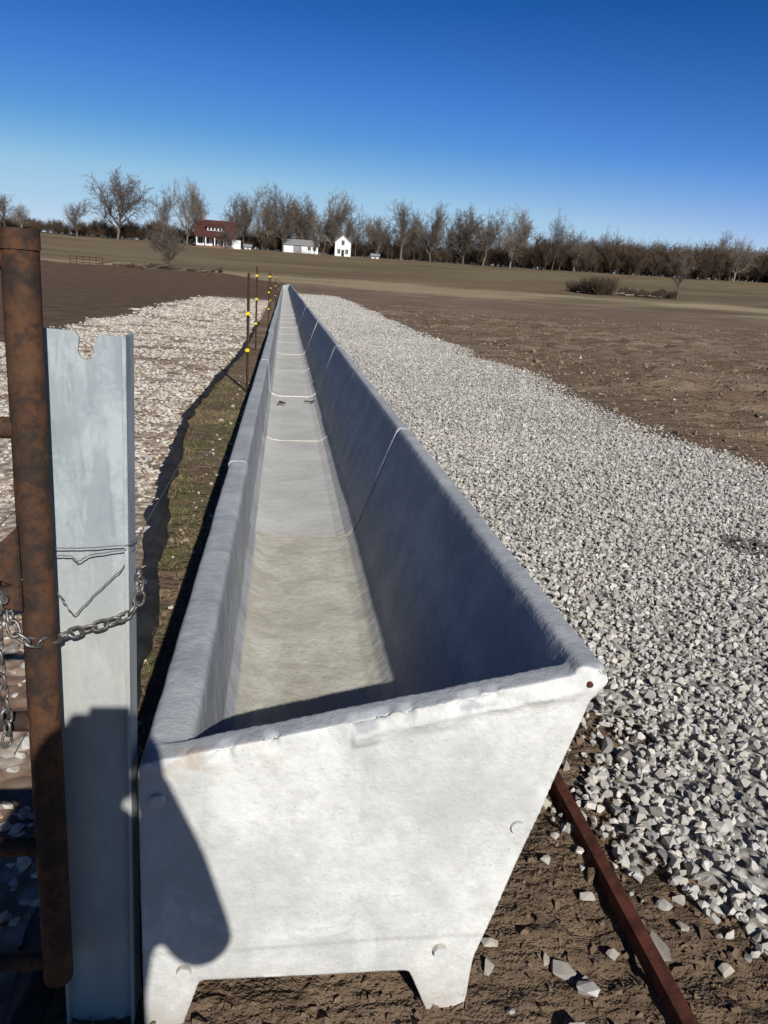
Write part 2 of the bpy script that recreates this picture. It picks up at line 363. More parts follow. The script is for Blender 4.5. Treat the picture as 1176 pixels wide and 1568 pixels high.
for j,o in enumerate((-.085,-.05,-.02,.01,.035,.05)):
    wob_=.07*(fbm(yy*4,yy*0+j*.35,13,3)-.5)
    hh=(.050*fbm(yy*5.2+j*.4,yy*0+j*.2,17,3)+.008)*np.exp(-((j-2.5)/1.5)**2)*np.clip(fbm(yy*1.1,yy*0+9,2,2)*3-.5,.2,1.4)
    Vv.append(np.stack([fabx(yy)+o*(.2+1.1*fbm(yy*1.3,yy*0,44,2))+wob_,yy,(.014+hh) if j not in(0,5) else .004+hh*.2],-1))
nj=6
Vv=np.stack(Vv,1);i2=np.arange(Vv.shape[0]*nj).reshape(-1,nj)
F2=np.stack([i2[:-1,:-1],i2[:-1,1:],i2[1:,1:],i2[1:,:-1]],-1).reshape(-1,4)
obj('landscape_fabric',arr_mesh('landscape_fabric',Vv.reshape(-1,3),F2,[M_fab],flat=False))
# ---------------------------------------------------------------- feed trough
T=empty('concrete_feed_trough')
body=[(-.240,.10),(-.240,.595),(-.232,.611),(-.215,.614),(-.165,.614),(-.150,.606),(-.146,.59),(-.132,.300),(-.105,.255),(-.06,.232),(.0,.226),
      (.30,.232),(.345,.248),(.385,.285),(.400,.312),(.566,.790),(.574,.806),(.585,.811),(.622,.806),(.636,.796),(.634,.78),(.605,.735),(.437,.125),(.43,.10)]
body=body[::-1]
endp=[(-.240,-.02),(-.240,.600),(-.225,.613),(.60,.800),(.625,.806),(.638,.796),(.634,.775),(.605,.735),(.437,.125),(.430,-.02),(.350,-.02),(.300,.096),(-.130,.100),(-.165,-.02)][::-1]
Y0=1.247; L=2.415; GAP=.019; NSEC=37
def add_prism(bm,poly,y0,y1):
    a=[bm.verts.new((x,y0,z)) for x,z in poly]; b=[bm.verts.new((x,y1,z)) for x,z in poly]; n=len(poly)
    bm.faces.new(a); bm.faces.new(b[::-1])
    for i in range(n): bm.faces.new((a[i],b[i],b[(i+1)%n],a[(i+1)%n]))
def baked(o):
    dg=bpy.context.evaluated_depsgraph_get(); dg.update()
    m2=bpy.data.meshes.new_from_object(o.evaluated_get(dg)); mats=list(o.data.materials); o.modifiers.clear(); o.data=m2
    m2.materials.clear()
    for m in mats: m2.materials.append(m)
    return o
def solid(name,parts,remesh=None):
    bm=bmesh.new()
    for p_,a_,b_ in parts: add_prism(bm,p_,a_,b_)
    bmesh.ops.recalc_face_normals(bm,faces=bm.faces[:])
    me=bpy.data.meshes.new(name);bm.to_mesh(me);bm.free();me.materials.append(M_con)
    o=obj(name,me,T)
    if remesh:
        md=o.modifiers.new('r','REMESH');md.mode='VOXEL';md.voxel_size=remesh
        ms=o.modifiers.new('s','SMOOTH');ms.factor=.5;ms.iterations=8
        baked(o)
    return o
foot=[(-.240,-.02),(-.240,.105),(-.130,.105),(-.165,-.02)]
foot2=[(.35,-.02),(.3,.105),(.437,.125),(.43,-.02)]
s1=solid('trough_section_1',[(body,Y0+.004,Y0+L),(endp,Y0,Y0+.058),(foot,Y0+L-.12,Y0+L-.002),(foot2,Y0+L-.12,Y0+L-.002)],.0052)
me=s1.data; nv=len(me.vertices); co=np.empty(nv*3,np.float32); me.vertices.foreach_get('co',co); co=co.reshape(-1,3)
nr_=np.empty(nv*3,np.float32); me.vertices.foreach_get('normal',nr_); nr_=nr_.reshape(-1,3)
lin=.613+(co[:,0]+.236)/.872*.192
disp=np.zeros(nv)
xn,yn,zn=co[:,0],co[:,1],co[:,2]
disp+= (fbm(xn*7+yn*3,zn*7+yn*5,3,3)-.5)*.004
top=np.clip(1.4-np.abs(zn-np.where(yn<Y0+.1,lin,np.where(xn<.2,.613,.805)))/.03,0,1)
disp+=top*(fbm(xn*20+3,yn*12+zn*6,8,4)-.55)*.0036
arr=np.clip(1-np.hypot(yn-Y0,zn-lin+.004)/.026,0,1)
chip=np.clip(fbm(xn*24,zn*9+1,61,4)-.48,0,1)*5
disp-=arr*np.minimum(chip,1.0)*.020
arr2=np.clip(1-np.hypot(yn-Y0,zn-lin+.03)/.03,0,1)*(yn<Y0+.03)
disp+=arr2*np.clip(fbm(xn*6,zn*20,66,4)-.45,0,1)*.045*(xn>.15)
edge=(yn<Y0+.03)&(nr_[:,1]<-.5)
disp+=np.where(edge,(fbm(xn*4,zn*4,77,4)-.5)*.012,0)
ln_=.185+.02*xn+.008*(fbm(xn*5,xn*0,4,2)-.5)
disp-=np.where(edge,np.clip((ln_-zn)/.012,0,1)*.0035,0)
co+=nr_*disp[:,None]; me.vertices.foreach_set('co',co.ravel()); me.update(); me.shade_smooth()
for i in range(1,NSEC):
    y0=Y0+i*(L+GAP); parts=[(body,y0,y0+L)]
    o=solid('trough_section_%d'%(i+1),parts)
    o.location=(random.uniform(-.006,.006),0,random.uniform(-.006,.004))
    md=o.modifiers.new('b','BEVEL');md.width=.006;md.segments=2;md.limit_method='ANGLE';md.angle_limit=R(40)
    if i<6:
        solid('trough_leg_%d'%i,[(foot,y0+.01,y0+.12)]); solid('trough_leg_b_%d'%i,[(foot2,y0+.01,y0+.12)])
yE=Y0+NSEC*(L+GAP)
solid('trough_end_wall',[(endp,yE,yE+.06)])
inner=[(-.150,.603),(-.135,.300),(-.108,.254),(-.062,.230),(.0,.224),(.30,.230),(.347,.246),(.388,.283),(.404,.311),(.569,.790)]
for i in range(1,NSEC):
    y=Y0+i*(L+GAP)-GAP/2
    cm=M_caulk2 if i in(1,) else M_caulk; rr=.0105 if i==1 else .0125
    ins=[(px,y+random.uniform(-.004,.004),pz-.004) for px,pz in inner[2:8]]
    tube('joint_seal_%d'%i,ins,rr,cm,T)
    if i in(2,3,5): tube('joint_wall_seal_%d'%i,[(px+.001,y,pz) for px,pz in inner[7:]],.0105,M_caulk,T)
    else: tube('joint_gasket_%d'%i,[(px+.011,y,pz-.004) for px,pz in inner[7:]],.0105,M_groove_shade,T)  # dark tube added in the gap to stand for the groove's shade
    tube('joint_gasket_l_%d'%i,[(px-.009,y,pz-.003) for px,pz in inner[:4]],.0105,M_caulk2 if i in(1,3) else M_groove_shade,T)  # left wall: dusty caulk at some joints, painted groove shade at the rest
def disc(name,x,z,r,mat,h=.006):
    bm=bmesh.new(); bmesh.ops.create_cone(bm,cap_ends=True,segments=24,radius1=r,radius2=r*.85,depth=h)
    bmesh.ops.rotate(bm,verts=bm.verts,matrix=Matrix.Rotation(R(90),3,'X'))
    me=bpy.data.meshes.new(name);bm.to_mesh(me);bm.free();me.materials.append(mat); return obj(name,me,T,(x,Y0-.001,z))
for x,z in((.492,.456),(.362,.150),(-.205,.535),(-.16,.13)): disc('lift_plug',x,z,.0155,M_con,.012)
disc('rusty_bolt',.596,.775,.0065,M_redrust,.012)
for q in((.02,7.9),(.28,8.1)):
    for j in range(3):
        tube('straw_debris',[(q[0]+random.uniform(-.05,.05),q[1]+random.uniform(-.1,.1),.25),(q[0]+random.uniform(-.05,.08),q[1]+random.uniform(-.1,.1),.255)],.008,M_brush,T)
# ---------------------------------------------------------------- channel post
def chx(z): return -.327+.021*z/1.375
P=empty('galvanized_channel_post')
zt=1.372;hw=.0645;yw=1.272;nxc=.004
c=chx(zt); poly=[(-.327-hw,-.05),(-.327+hw,-.05),(c+hw,zt-.004),(c+nxc+.020,zt-.001),(c+nxc+.012,zt-.012)]
poly+=[(c+nxc+.013*math.cos(t)-.002,zt-.028+.013*math.sin(t)) for t in np.linspace(.5,-math.pi-.3,10)]
poly+=[(c+nxc-.012,zt-.008),(c+nxc-.018,zt+.002),(c-hw+.004,zt+.004),(c-hw,zt)]
prism('web',poly,yw,yw+.005,M_galv,P)
for sgn,nm in((-1,'flange_l'),(1,'flange_r')):
    v=[]
    for z in(-.05,zt):
        c=chx(max(z,0))+sgn*hw
        for dx,dy in((0,-.018),(-sgn*.006,-.018),(-sgn*.006,.05),(0,.05)): v.append((c+sgn*.001+dx,yw+dy,z))
    pmesh(nm,v,[(0,1,2,3),(7,6,5,4),(0,4,5,1),(1,5,6,2),(2,6,7,3),(3,7,4,0)],M_galv,P,.001)
def wob(pts,n=8):
    r=[]
    for a,b in zip(pts[:-1],pts[1:]):
        for t in np.linspace(0,1,n,endpoint=False):
            r.append(tuple(a[i]*(1-t)+b[i]*t+random.uniform(-.0009,.0009) for i in range(3)))
    return r+[pts[-1]]
W=empty('tie_wire')
yf=1.250
tube('strand_1',wob([(-.385,1.23,1.025),(-.372,yf,1.024),(-.30,yf,1.026),(-.245,yf,1.032),(-.232,1.30,1.036),(-.30,1.34,1.03)]),.0011,M_wire,W)
tube('strand_2',wob([(-.385,1.19,1.012),(-.370,yf,1.012),(-.335,yf,1.010),(-.325,yf-.004,1.002),(-.31,yf,1.012),(-.25,yf,1.024),(-.232,1.30,1.03)]),.0011,M_wire,W)
tube('strand_3',wob([(-.39,1.17,1.00),(-.372,yf-.006,.97),(-.350,yf-.006,.93),(-.335,yf-.004,.905),(-.30,yf,.945),(-.255,yf,.99),(-.240,1.30,1.02)]),.0010,M_wire,W)
tube('strand_4',wob([(-.375,yf-.006,.955),(-.36,yf-.006,.948),(-.350,yf-.004,.935)]),.0010,M_wire,W)
# ---------------------------------------------------------------- gate
G=empty('rusty_pipe_gate')
tube('gate_end_pipe',[(-.384,1.2,.185),(-.371,1.2,1.50)],.026,M_rust,G,res=16)
tube('pipe_collar',[(-.371,1.2,1.488),(-.371,1.2,1.516)],.028,M_rust,G,res=16)
for z in(1.475,1.232,.987,.732,.48,.225):
    tube('gate_rail',[(-.375,1.2,z),(-2.6,1.2,z)],.0165,M_rust,G,res=12)
tube('gate_hinge_pipe',[(-2.6,1.2,.185),(-2.6,1.2,1.50)],.026,M_rust,G,res=16)
tube('gate_brace',[(-1.45,1.2,.225),(-1.45,1.2,1.475)],.015,M_rust,G)
prism('latch_lug',[(-.392,1.085),(-.448,1.03),(-.445,1.005),(-.392,.985)],1.170,1.182,M_rust,G,.002)
prism('latch_lug_low',[(-.392,.99),(-.43,.985),(-.43,.955),(-.392,.945)],1.168,1.182,M_rust,G,.002)
disc('lug_bolt',0,0,.009,M_chain,.02).location=(-.415,1.166,.972)
CH=empty('steel_chain')
def chain_link_mesh(L_,W_,r):
    pts_=[]
    a=(L_-W_)/2
    for t in np.linspace(-math.pi/2,math.pi/2,7): pts_.append((a+W_/2*math.cos(t),W_/2*math.sin(t)))
    for t in np.linspace(math.pi/2,3*math.pi/2,7): pts_.append((-a+W_/2*math.cos(t),W_/2*math.sin(t)))
    n=len(pts_);V=[];Fc=[];m=6
    for i,(px,py) in enumerate(pts_):
        q=pts_[(i+1)%n];pr=pts_[i-1]; tx,ty=q[0]-pr[0],q[1]-pr[1];l=math.hypot(tx,ty);nx_,ny_=-ty/l,tx/l
        for j in range(m):
            a2=2*math.pi*j/m; V.append((px+nx_*r*math.cos(a2),py+ny_*r*math.cos(a2),r*math.sin(a2)))
    for i in range(n):
        for j in range(m): Fc.append((i*m+j,i*m+(j+1)%m,((i+1)%n)*m+(j+1)%m,((i+1)%n)*m+j))
    return arr_mesh('chain_link',V,Fc,[M_chain],flat=False)
LK=chain_link_mesh(.027,.0165,.0026)
def chain(path):
    pitch=.0215
    P_=[Vector(p) for p in path]; ds=[0]
    for a,b in zip(P_[:-1],P_[1:]): ds.append(ds[-1]+(b-a).length)
    s=0;i=0
    def at(s):
        for j in range(len(ds)-1):
            if s<=ds[j+1]: return P_[j].lerp(P_[j+1],(s-ds[j])/(ds[j+1]-ds[j]))
        return P_[-1]
    while s+pitch<ds[-1]:
        a,b=at(s),at(s+pitch); d_=(b-a).normalized(); q=d_.to_track_quat('X','Z')
        o=obj('link',LK,CH,(a+b)/2); o.rotation_mode='QUATERNION'
        o.rotation_quaternion=q@Matrix.Rotation(R(90*(i%2)+35+random.uniform(-12,12)),3,'X').to_quaternion()
        s+=pitch;i+=1
chain([(-.418,1.20,.955),(-.414,1.172,.935),(-.40,1.163,.903),(-.375,1.165,.892),(-.350,1.215,.882),(-.320,1.245,.880),(-.28,1.245,.893),(-.245,1.245,.908),(-.232,1.262,.925),(-.230,1.29,.950),(-.25,1.33,.955),(-.33,1.335,.95)])
chain([(-.440,1.163,1.03),(-.424,1.16,1.00),(-.426,1.16,.95),(-.430,1.16,.90),(-.428,1.16,.83),(-.424,1.16,.76),(-.428,1.16,.71)])
# ---------------------------------------------------------------- angle iron
A=empty('rusty_angle_iron')
prism('angle_leg_flat',[(.872,.030),(.898,.043),(.898,.048),(.872,.035)],.3,3.2,M_redrust,A)
prism('angle_leg_side',[(.872,-.01),(.8765,-.01),(.8765,.0315),(.872,.0295)],.3,3.2,M_redrust,A)
# ---------------------------------------------------------------- electric fence
for i,(y,h) in enumerate(((10.3,1.50),(16.3,1.66),(24,1.62),(33,1.6),(42,1.6),(52,1.6),(64,1.6),(78,1.6))):
    e=empty('t_post',(-.45-.1*(i%2),y,0))
    prism('stem',[(-.003,0),(.003,0),(.003,h),(-.003,h)],-.02,.014,M_rust,e)
    box('face',-.018,.018,.0145,.019,0,h,M_rust,e)
    for z in np.arange(.3,h,.11): box('stud',-.007,.007,.0195,.027,z,z+.018,M_rust,e)
    for z in((.52,.98) if i<1 else (.52,1.0,1.45)):
        box('insulator',-.022,.022,-.045,-.012,z,z+.045,M_yel,e,.004); box('insulator_clip',-.034,-.0225,-.035,-.015,z+.012,z+.03,M_yel,e,.002)
FW=empty('fence_wire')
for z in(.54,1.0): tube('strand',[(-.49,1.36,z+.02),(-.49,10.3,z),(-.59,16.3,z),(-.49,24,z),(-.59,33,z),(-.49,42,z),(-.59,52,z),(-.49,64,z),(-.59,78,z)],.0012,M_wire,FW,smooth=False)
# ---------------------------------------------------------------- trees
def seg_mesh(name,segs,mat,sides=3):
    A_=np.array([s[0] for s in segs]);B_=np.array([s[1] for s in segs]);r0=np.array([s[2] for s in segs]);r1=np.array([s[3] for s in segs])
    D=B_-A_;D/=np.linalg.norm(D,axis=1)[:,None]+1e-9
    up=np.where(np.abs(D[:,2:3])>.9,np.array([[1.,0,0]]),np.array([[0,0,1.]]))
    U=np.cross(D,up);U/=np.linalg.norm(U,axis=1)[:,None];Wv=np.cross(D,U); n=len(segs);V=np.zeros((n,2*sides,3))
    for j in range(sides):
        a=2*math.pi*j/sides;o=U*math.cos(a)+Wv*math.sin(a)
        V[:,j]=A_+o*r0[:,None];V[:,j+sides]=B_+o*r1[:,None]
    f=np.array([[j,(j+1)%sides,(j+1)%sides+sides,j+sides] for j in range(sides)])
    Fc=(f[None]+(np.arange(n)*2*sides)[:,None,None]).reshape(-1,4)
    return arr_mesh(name,V.reshape(-1,3),Fc,[mat],flat=False)
def unit(v): return v/(math.sqrt(v@v)+1e-9)
def tree_segs(seed,H=1.,spread=.8,kids=(2.4,2,2,1.5),maxlv=4,trunk=.5,r=.020,minr=.0012,start=1,l1=.85,up=.16):
    rs=np.random.default_rng(seed);segs=[]
    def br(p,d,L_,r_,lv):
        n=6 if lv==0 else (4 if lv==1 else 3)
        for i in range(n):
            d=unit(d+rs.normal(0,.10 if lv==0 else .16,3)+np.array([0,0,up if lv<3 else .05]))
            q=p+d*(L_/n);ra=max(r_*(1-.75*i/n),minr);rb=max(r_*(1-.75*(i+1)/n),minr)
            segs.append((p,q,ra,rb))
            if lv<maxlv and (lv>0 or i>=start):
                kk=kids[min(lv,3)];m=int(kk)+(rs.random()<kk-int(kk))
                for j in range(m):
                    a=rs.normal(0,1,3);a-=a@d*d;a=unit(a)
                    cd=unit(d*rs.uniform(.6,1.1)+a*spread*rs.uniform(.6,1.2)); t=rs.random()
                    if lv==0: ln=L_*l1*rs.uniform(.75,1.1)*(1.1-.45*i/n)
                    else: ln=L_*rs.uniform(.42,.62)
                    br(p*(1-t)+q*t,cd,ln,ra*.52,lv+1)
            p=q
    br(np.array([0,0,-.01]),np.array([0,0,1.]),trunk,r,0)
    mx=max(s[1][2] for s in segs); k_=H/mx
    return [(a*k_,b*k_,c*k_,d_*k_) for a,b,c,d_ in segs]
TM=[seg_mesh('tree_mesh%d'%i,tree_segs(100+i,spread=sp,start=st,trunk=tr,r=.022),M_bark if i%4 else M_bark2) for i,(sp,st,tr) in enumerate(((.9,1,.5),(.65,2,.6),(1.,1,.42),(.75,2,.55),(.85,1,.5),(.55,1,.6),(1.1,1,.45),(.8,2,.5)))]
def bush_segs(seed,n=12):
    rs=np.random.default_rng(seed);S_=[]
    for i in range(n):
        t=tree_segs(seed*31+i,H=rs.uniform(.55,1),spread=.7,kids=(1.5,1.5,1.3,1),maxlv=3,r=.012,minr=.0028,start=0)
        o=np.array([rs.uniform(-.9,.9),rs.uniform(-.4,.4),0]); S_+=[(a+o,b+o,c,d_) for a,b,c,d_ in t]
    return S_
BM=[seg_mesh('brush_mesh%d'%i,bush_segs(7+i),M_brush) for i in range(4)]
def pol(az,d): return d*math.sin(R(az)),d*math.cos(R(az))
def put(me,name,az,d,h,parent=None,sx=1.):
    x,y=pol(az,d); o=obj(name,me,parent,(x,y,thz(x,y)-.1)); o.rotation_euler=(0,0,random.uniform(0,6.28)); o.scale=(h*sx,h*sx,h); return o
spec=[(-18.0,235,10,1.1),(-17.0,240,8,1.2),(-13.7,240,10.5,1.2),(-11.2,245,20,.95),(-8.4,230,17,.8),(-6.7,245,19.5,.8),(-6.1,250,17,.8),(-3.5,250,16.5,.8),(-2.9,255,17,.8),
      (-1.6,250,20,.85),(-.2,245,20,.85),(1.2,255,18,.9),(2.6,250,16,.9),(3.5,250,20,.9),(4.9,255,16,.9),(6.4,250,14,1.),(8.1,250,18.5,.95),(9.0,255,14,1.),(10.2,250,18.5,1.0),(12.5,250,18,.95),(13.9,245,18,1.),(15.8,245,18.5,1.0),
      (18.7,248,18.5,.85),(20.2,250,13,1.),(27.2,138,9.2,.85),(30.5,250,13,1.),(2.0,238,8,1.),(-4.0,236,6.5,1.)]
for i,(a,d,h,s) in enumerate(spec): put(TM[(i*5+3)%8],'bare_tree',a,d,h,None,s)
put(TM[6],'bare_tree',-7.9,124,7.8,None,1.1)
TL=empty('tree_line')
a=-3.5
while a<36:
    put(random.choice(TM),'tree',a,random.uniform(255,285),random.uniform(8,16) if a<18 else random.uniform(10,15),TL,random.uniform(.8,1.15)); a+=random.uniform(.4,.9)
BL=empty('brush_thicket')
a=-13.
while a<37:
    h=random.uniform(7,11.5) if a>17 else random.uniform(3.5,7.)
    if not(-6.0<a<-3.4): put(random.choice(BM),'brush',a,random.uniform(252,275),h,BL,1.1)
    a+=.24
a=-19
while a<-12: put(random.choice(BM),'brush',a,250,random.uniform(2,4.5),BL,1.3); a+=.35
BP=empty('brush_pile')
for i in range(16):
    put(random.choice(BM),'brush',-11.0+i*.42+random.uniform(-.2,.2),random.uniform(121,125),random.uniform(.4,.9),BP,1.5)
for i in range(9):
    az=-12+i*.9; x,y=pol(az,123); tube('log',[(x-1,y,thz(x,y)+.2),(x+random.uniform(.5,1.5),y+random.uniform(-.6,.6),thz(x,y)+random.uniform(.2,.9))],.12,M_brush,BP)
BP2=empty('brush_pile')
for i in range(26):
    a=random.uniform(20.6,26.6);put(random.choice(BM),'brush',a,random.uniform(138,142),random.uniform(1.0,2.3)*(1.6 if 20.9<a<23.2 else .8),BP2,1.2)
for i in range(7):
    az=21+i*.8; x,y=pol(az,138); tube('log',[(x-1,y,thz(x,y)+.2),(x+random.uniform(.5,1.8),y+random.uniform(-.6,.6),thz(x,y)+random.uniform(.2,.6))],.13,M_bark2,BP2)
FP=empty('pipe_corral_panel'); x,y=pol(-13.2,121); FP.location=(x,y,thz(x,y))
for z in(.3,.7,1.1): tube('rail',[(-2.2,0,z),(2.2,0,z)],.04,M_rust,FP)
for xx in np.linspace(-2.2,2.2,6): tube('post',[(xx,0,0),(xx,0,1.25)],.05,M_rust,FP)
# ---------------------------------------------------------------- buildings
def gable(name,az,d,w,dp,hw_,hr,ridge_x,wall,roof,extra=None):
    x,y=pol(az,d); E=empty(name,(x,y,thz(x,y)-.15),-R(az))
    box('walls',-w/2,w/2,0,dp,0,hw_,wall,E)
    o=.4
    if ridge_x:
        pr=[(-o,hw_-.15),(dp/2,hw_+hr),(dp+o,hw_-.15),(dp+o,hw_-.35),(-o,hw_-.35)]
        v=[(sx,a_,b_) for sx in(-w/2-o,w/2+o) for a_,b_ in pr]
        pmesh('roof',v,[tuple(range(5)),tuple(range(9,4,-1))]+[(i,(i+1)%5,(i+1)%5+5,i+5) for i in range(5)],roof,E)
    else:
        prism('gable',[(-w/2+.01,hw_),(w/2-.01,hw_),(0,hw_+hr-.1)],0.02,dp-.02,wall,E)
        for s in(-1,1):
            prism('roof_slope',[(0,hw_+hr+.12),(0,hw_+hr-.06),(s*(w/2+o),hw_-.3),(s*(w/2+o),hw_-.1)],-o,dp+o,roof,E)
    return E
def win(E,x,z,w,h,y=-.05):
    box('window_frame',x-w/2-.12,x+w/2+.12,y+.005,y+.045,z-.12,z+h+.12,M_white,E); box('window',x-w/2,x+w/2,y-.03,y,z,z+h,M_glass,E)
    box('window_bar',x-.03,x+.03,y-.05,y-.032,z,z+h,M_white,E)
E=gable('farmhouse',-4.85,240,10.8,9,3.4,4.4,True,M_white,M_roof)
for x in(-4,-2.2,2.4,4.1): win(E,x,1.0,1.1,1.6)
box('door',-.6,.6,-.06,-.02,.3,2.4,M_glass,E)
prism('porch_roof',[(-5.4,2.7),(5.4,2.7),(5.2,3.15),(-5.2,3.15)],-2.6,-.45,M_roof,E)
box('porch_floor',-5.3,5.3,-2.6,-.1,0,.45,M_brick,E)
for x in(-5.,-2.5,0,2.5,5.): box('porch_column',x-.14,x+.14,-2.5,-2.2,.452,2.698,M_white,E)
box('dormer',-2.1,2.1,1.2,3.9,4.7,5.7,M_white,E)
pmesh('dormer_roof',[(-2.7,.8,5.7),(2.7,.8,5.7),(2.7,4.4,6.9),(-2.7,4.4,6.9),(-2.7,.8,5.9),(2.7,.8,5.9),(2.7,4.4,7.1),(-2.7,4.4,7.1)],[(0,1,2,3),(4,5,6,7),(0,1,5,4),(1,2,6,5),(2,3,7,6),(3,0,4,7)],M_roof,E)
for x in(-1.5,-.5,.5,1.5): box('dormer_window',x-.33,x+.33,1.14,1.19,4.85,5.55,M_glass,E)
box('chimney',-3.6,-2.9,4.2,4.9,6.5,9.0,M_brick,E)
box('side_wing',5.405,7.4,1,6,0,2.6,M_white,E)
E=gable('white_shed',1.05,248,10.5,7,2.7,1.5,True,M_white,M_groof)
box('shed_door',-2.2,.2,-.06,-.02,0,2.4,M_groof,E); win(E,2.6,1.1,.9,1.); win(E,4.2,1.1,.9,1.)
E=gable('white_farmhouse',4.0,246,4.8,7,4.2,2.2,False,M_white,M_groof)
for x,z in((-1.2,.9),(1.2,.9),(0,3.4)): win(E,x,z,.8,1.3)
box('door',-.4,.4,-.06,-.02,0,2.,M_glass,E)
E=gable('white_shed',6.3,246,2.2,3,1.2,.5,True,M_white,M_groof); box('door',-.4,.4,-.06,-.02,0,1.1,M_groof,E)
E=gable('white_shed',-2.6,246,1.8,3,1.2,.5,True,M_white,M_groof); box('door',-.4,.4,-.06,-.02,0,1.1,M_groof,E)
# ---------------------------------------------------------------- photographer
PH=empty('photographer')
M_jack=simple('jacket_cloth',(.05,.06,.09),rough=.9,sc=20,bump=.2); M_skin=simple('skin',(.48,.30,.22),(.42,.25,.18),rough=.5,sc=30); M_jean=simple('denim',(.05,.08,.15),rough=.9,sc=60); M_hair=simple('cap_cloth',(.06,.05,.045)); M_phone=simple('phone_glass',(.02,.02,.02),rough=.2); M_boot=simple('boot_leather',(.08,.05,.03))
SPH=[]
for a in np.linspace(0,math.pi,9):
    for b in np.linspace(0,2*math.pi,14,endpoint=False): SPH.append((math.sin(a)*math.cos(b),math.sin(a)*math.sin(b),math.cos(a)))
def limb_body(name,verts,edges,radii,mat,vox=.012,sm=5):
    bm=bmesh.new()
    for a,b in edges:
        tmp=bmesh.new()
        for i in (a,b):
            r_=radii[i]; r_=r_ if isinstance(r_,tuple) else (r_,r_,r_)
            for s in SPH: tmp.verts.new((verts[i][0]+s[0]*r_[0],verts[i][1]+s[1]*r_[1],verts[i][2]+s[2]*r_[2]))
        bmesh.ops.remove_doubles(tmp,verts=tmp.verts[:],dist=1e-5)
        res=bmesh.ops.convex_hull(tmp,input=tmp.verts[:])
        bmesh.ops.delete(tmp,geom=[v for v in tmp.verts if not v.link_faces],context='VERTS')
        bmesh.ops.recalc_face_normals(tmp,faces=tmp.faces[:])
        mt=bpy.data.meshes.new('t');tmp.to_mesh(mt);tmp.free();bm.from_mesh(mt);bpy.data.meshes.remove(mt)
    me=bpy.data.meshes.new(name);bm.to_mesh(me);bm.free();me.materials.append(mat)
    o=obj(name,me,PH)
    md=o.modifiers.new('r','REMESH');md.mode='VOXEL';md.voxel_size=vox
    ms=o.modifiers.new('s','SMOOTH');ms.factor=.5;ms.iterations=sm
    baked(o); o.data.shade_smooth(); return o
jv=[(-.04,-.36,.90),(-.04,-.36,1.02),(-.03,-.35,1.15),(-.02,-.35,1.27),(0,-.34,1.37),(.01,-.33,1.43),
    (.125,-.34,1.345),(.18,-.29,1.20),(.195,-.20,1.08),(.14,-.12,1.21),(.075,-.065,1.355),
    (-.15,-.34,1.345),(-.22,-.29,1.21),(-.235,-.20,1.095),(-.17,-.12,1.21),(-.085,-.065,1.355)]
je=[(0,1),(1,2),(2,3),(3,4),(4,5),(3,6),(4,6),(5,6),(6,7),(7,8),(8,9),(9,10),(3,11),(4,11),(11,12),(12,13),(13,14),(14,15)]
limb_body('jacket',jv,je,[(.17,.12,.06),(.165,.12,.06),(.17,.125,.06),(.17,.12,.05),(.12,.09,.045),.068,.066,.066,.062,.050,.034,.065,.062,.055,.047,.034],M_jack)
limb_body('trousers',[(-.04,-.36,.92),(-.12,-.36,.80),(-.13,-.34,.48),(-.14,-.37,.10),(.05,-.36,.80),(.06,-.34,.48),(.07,-.37,.10)],[(0,1),(1,2),(2,3),(0,4),(4,5),(5,6)],[(.155,.12,.06),(.09,.10,.08),.07,.055,(.09,.10,.08),.07,.055],M_jean)
for x in(-.14,.07): limb_body('boot',[(x,-.40,.055),(x,-.36,.10),(x,-.25,.045),(x,-.17,.035)],[(0,1),(1,2),(0,2),(2,3)],[.05,.05,.047,.035],M_boot,.008)
HZ=-.035
bm=bmesh.new();bmesh.ops.create_uvsphere(bm,u_segments=32,v_segments=24,radius=1)
for v in bm.verts:
    x,y,z=v.co; w=.076*(1-.22*max(0,-z)); v.co=(x*w,y*.096*(1-.1*max(0,-z)),z*.118)
    if y>.5:
        v.co.y+=.018*math.exp(-((x/.16)**2+((z+.12)/.2)**2)); v.co.y-=.008*(math.exp(-(((abs(x)-.38)/.16)**2+((z-.08)/.12)**2)))
        v.co.y+=.005*math.exp(-((x/.3)**2+((z+.48)/.08)**2))
me=bpy.data.meshes.new('head');bm.to_mesh(me);bm.free();me.materials.append(M_skin);me.shade_smooth();obj('head',me,PH,(.015,-.29,1.535+HZ))
bm=bmesh.new();bmesh.ops.create_uvsphere(bm,u_segments=32,v_segments=16,radius=1)
bmesh.ops.delete(bm,geom=[v for v in bm.verts if v.co.z<-.02],context='VERTS')
for v in bm.verts: v.co=(v.co.x*.088,v.co.y*.106,v.co.z*.080)
me=bpy.data.meshes.new('cap');bm.to_mesh(me);bm.free();me.materials.append(M_hair);me.shade_smooth();obj('cap',me,PH,(.015,-.293,1.572+HZ))
prism('cap_brim',[(-.05,1.572+HZ),(.08,1.572+HZ),(.07,1.580+HZ),(-.04,1.580+HZ)],-.20,-.125,M_hair,PH,.002)
